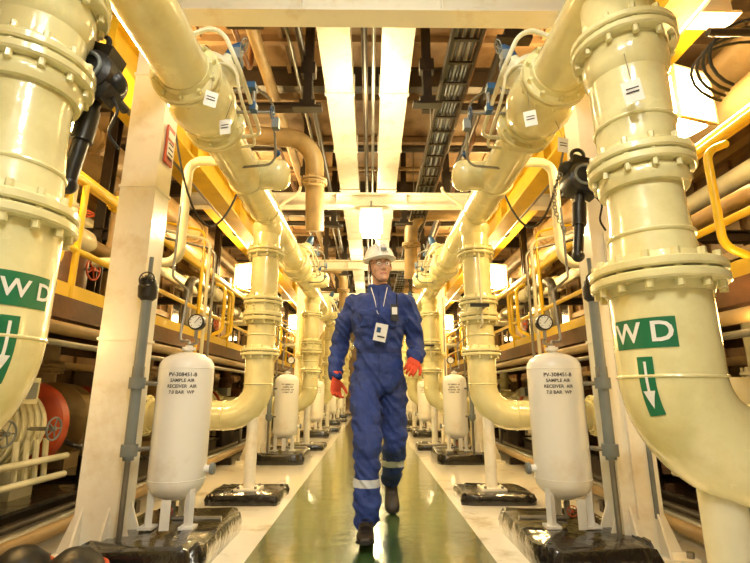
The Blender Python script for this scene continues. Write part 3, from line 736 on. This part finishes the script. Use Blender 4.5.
def boot(ankle,toe_dir,pitch,name):
    b=MB(); 
    R=Matrix.Rotation(math.atan2(toe_dir.y,toe_dir.x)+math.pi/2,3,'Z')@Matrix.Rotation(pitch,3,'X')
    def L(p): return V(ankle)+R@V(p)
    rg=[]
    for (y,hw,zt) in ((.085,.02,-.05),(.078,.034,-.02),(.05,.04,.02),(.0,.042,.03),(-.04,.043,.02),(-.08,.045,-.02),(-.12,.050,-.035),(-.16,.052,-.045),(-.19,.045,-.055),(-.21,.028,-.068),(-.215,.012,-.075)):
        zb=-.088; rg.append((L((0,y,(zt+zb)/2)),R@V((hw,0,0)),R@V((0,0,(zt-zb)/2))))
    loft(b,rg,BOOT,sq=.75); b.sweep([L((0,.01,-.03)),L((0,.015,.03)),L((0,.015,.09))],[.045,.047,.05],BOOT)
    o=remesh(b,name,.006,smooth=2,mats=[BOOT,SOLE],colorf=None)
    b=MB(); rg=[]
    for (y,hw) in ((.09,.02),(.08,.036),(.05,.043),(0,.042),(-.05,.043),(-.12,.053),(-.16,.055),(-.195,.048),(-.218,.025)):
        rg.append((L((0,y,-.089)),R@V((hw,0,0)),R@V((0,0,.011))))
    loft(b,rg,SOLE,sq=.6); 
    for k in range(3): b.torus(L((0,-.045-.025*k,-.0-.012*k)),R@V((0,.5,1)),.03,.003,SOLE,n=14,k=5)
    b.build(name+'_sole',parent=man)
boot((-.024,2.955,.118),V((-.03,-1,0)),math.radians(-9),'boot_front')
boot((.154,3.69,.218),V((.05,-1,0)),math.radians(42),'boot_rear')

def hand(wrist,d,palmn,thumbside,name):
    b=MB(); d=V(d).normalized(); n=V(palmn); n=(n-d*n.dot(d)).normalized(); w=d.cross(n)*thumbside
    W=V(wrist)
    loft(b,[(W-d*.03,w*.030,n*.026),(W+d*.0,w*.030,n*.021),(W+d*.03,w*.038,n*.018),(W+d*.07,w*.043,n*.016),(W+d*.095,w*.041,n*.013)],GLOVE,sq=.8)
    for i,(off,ln) in enumerate(((.031,.072),(.011,.082),(-.010,.077),(-.030,.060))):
        p=W+d*.085+w*off; pts=[p]; dd=d+w*off*1.5; dd.normalize(); 
        for seg,ang in ((.45,.35),(.32,.6),(.25,.5)):
            ax=dd.cross(n); dd=Matrix.Rotation(ang+.05*i,3,ax)@dd; pts.append(pts[-1]+dd*ln*seg)
        limb(b,[tuple(q)+(r_,) for q,r_ in zip(pts,(.0105,.010,.0092,.0082))],GLOVE,n=10)
    p=W+d*.025+w*.03; dd=(d*.75+w*.75+n*.25).normalized(); pts=[p]; 
    for seg in (.035,.032,.026):
        pts.append(pts[-1]+dd*seg); dd=(dd+d*.3+n*.25-w*.2).normalized()
    limb(b,[tuple(q)+(r_,) for q,r_ in zip(pts,(.015,.0125,.011,.009))],GLOVE,n=10)
    b.lathe(W-d*.05,d,[(0,.040),(.01,.042),(.04,.036)],GLOVE,20)
    remesh(b,name,.0032,smooth=1,mats=[GLOVE])
hand((-.248,3.35,.945),(.0,-.12,-1),(.55,-.8,.1),-1,'gloved_hand_right')
hand((.283,3.065,1.062),(-.18,-.85,-.42),(-.45,.25,-.8),1,'gloved_hand_left')

# head
hc=V((.062,3.205,1.735))
HM=Matrix.Translation(hc)@Euler((math.radians(3),math.radians(-4),math.radians(14))).to_matrix().to_4x4()@Matrix.Translation(-hc)
b=MB()
def hr(z,hw,y,hd): return (hc+V((0,y,z)),V((hw,0,0)),V((0,hd,0)))
loft(b,[hr(-.118,.018,-.062,.018),hr(-.108,.036,-.052,.036),hr(-.085,.052,-.028,.066),hr(-.055,.062,-.012,.085),hr(-.02,.068,-.003,.094),hr(.02,.073,.003,.098),hr(.055,.075,.006,.099),hr(.085,.068,.008,.09),hr(.11,.048,.008,.066),hr(.122,.02,.008,.03)],SKIN,n=32)
b.sweep([hc+V((0,.02,-.06)),hc+V((0,.03,-.12)),hc+V((0,.045,-.19))],[.052,.054,.060],SKIN,n=20)
b.sweep([hc+V((0,-.088,.018)),hc+V((0,-.101,-.006)),hc+V((0,-.113,-.030))],[.008,.010,.0135],SKIN,n=10); b.sph(hc+V((0,-.110,-.031)),.0145,SKIN)
for sx in(-1,1):
    b.sph(hc+V((sx*.011,-.101,-.035)),.009,SKIN); b.sph(hc+V((sx*.032,-.080,.024)),.018,SKIN,(1.2,.6,.45)); b.sph(hc+V((sx*.038,-.066,-.03)),.026,SKIN,(1,.8,.9))
    b.sph(hc+V((sx*.077,.01,-.012)),.026,SKIN,(.35,.7,1.2)); b.torus(hc+V((sx*.08,.01,-.008)),(1,sx*.3,0),.021,.005,SKIN,n=16,k=6)
b.sph(hc+V((0,-.086,-.100)),.02,SKIN,(1.1,.7,.8))
b.sph(hc+V((0,-.090,-.066)),.016,SKIN,(1.6,.6,.5))
def hcol(p):
    q=p-hc
    if abs(q.x)<.024 and -.073<q.z<-.060 and q.y<-.08: return 1
    if q.y>-.0 and q.z>-.06 and abs(q.x)<.074: return 2
    if q.y>-.045 and q.z>.03: return 2
    return 0
o=remesh(b,'head',.0035,smooth=2,mats=[SKIN,LIP,HAIR],colorf=hcol); o.data.transform(HM)
b=MB()
for sx in(-1,1):
    b.sph(hc+V((sx*.031,-.0855,.004)),.0125,EYEW); b.sph(hc+V((sx*.031,-.0945,.003)),.0055,EYEI)
    b.sweep([hc+V((sx*.013,-.098,.026)),hc+V((sx*.03,-.100,.031)),hc+V((sx*.05,-.084,.026))],[.003,.0035,.002],HAIR,n=8)
    b.sweep([hc+V((sx*.058,-.092,.006)),hc+V((sx*.079,-.03,.008)),hc+V((sx*.082,.02,.004))],.0015,BLKM,n=6)
    b.torus(hc+V((sx*.032,-.108,.003)),(sx*.18,-1,.0),.023,.0011,GREY,n=22,k=6)
b.sweep([hc+V((-.01,-.110,.008)),hc+V((.01,-.110,.008))],.0013,GREY,n=6)
o=b.build('eyes_and_glasses',parent=man); o.data.transform(HM)
b=MB(); ho=hc+V((0,.004,.052))
rg=[]; 
for i in range(12):
    t=i/11*math.pi/2; rg.append((ho+V((0,0,math.sin(t)*.112)),V((max(math.cos(t),.02)*.108,0,0)),V((0,max(math.cos(t),.02)*.132,0))))
loft(b,rg,HELM,n=40)
loft(b,[(ho+V((0,0,-.012)),V((.110,0,0)),V((0,.134,0))),(ho+V((0,0,-.008)),V((.119,0,0)),V((0,.143,0))),(ho+V((0,0,.003)),V((.118,0,0)),V((0,.142,0))),(ho+V((0,0,.012)),V((.106,0,0)),V((0,.13,0)))],HELM,n=40)
loft(b,[(ho+V((0,-.118,-.012)),V((.076,0,0)),V((0,.045,-.006))),(ho+V((0,-.118,-.004)),V((.074,0,0)),V((0,.043,-.006)))],HELM,n=32)
for x in(-.03,0,.03):
    pts=[ho+V((x,-math.cos(t)*.131,math.sin(t)*(.112 if x==0 else .106)+.003)) for t in [math.radians(a) for a in range(12,169,12)]]
    b.sweep(pts,.006,HELM,n=8)
b.box(ho+V((0,-.136,.045)),(.04,.006,.022),GREY,rot=(-.3,0,0))
b.sweep([hc+V((-.078,-.01,.03)),hc+V((-.07,-.03,-.06)),hc+V((-.03,-.07,-.122)),hc+V((.03,-.07,-.122)),hc+V((.07,-.03,-.06)),hc+V((.078,-.01,.03))],.0022,BLKM,n=6)
o=b.build('hard_hat',parent=man); o.data.transform(HM)
b=MB()
b.sweep(fillet([(cx-.055,3.19,1.575),(cx-.03,3.140,1.48),(cx+.005,3.118,1.30),(cx+.04,3.140,1.48),(cx+.06,3.19,1.575)],.02,5),.003,WHITE,n=6)
b.box((cx+.01,3.110,1.245),(.085,.006,.12),WHITE,rot=(.05,.2,0)); b.box((cx-.002,3.1055,1.262),(.028,.002,.036),BLUE,rot=(.05,.2,0)); b.box((cx+.012,3.1055,1.215),(.05,.002,.010),INK,rot=(.05,.2,0))
b.box((cx+.105,3.105,1.38),(.052,.034,.11),BLKM); b.cyl((cx+.122,3.105,1.43),(cx+.122,3.105,1.51),.005,BLKM,n=8); b.box((cx+.105,3.086,1.39),(.036,.003,.05),WHITE)
b.build('id_card_lanyard',parent=man)

# ------------------------------------------------------------ world + camera
w=bpy.data.worlds.new('world'); sc.world=w; w.use_nodes=True
w.node_tree.nodes['Background'].inputs[0].default_value=(1,.75,.45,1); w.node_tree.nodes['Background'].inputs[1].default_value=.25
cam=bpy.data.cameras.new('camera'); co=bpy.data.objects.new('camera',cam); sc.collection.objects.link(co); sc.camera=co
cam.sensor_width=36; cam.lens=22.08; cam.clip_start=.05
co.location=(0,0,.85); co.rotation_euler=(math.radians(90+13.56),0,math.radians(-.5))
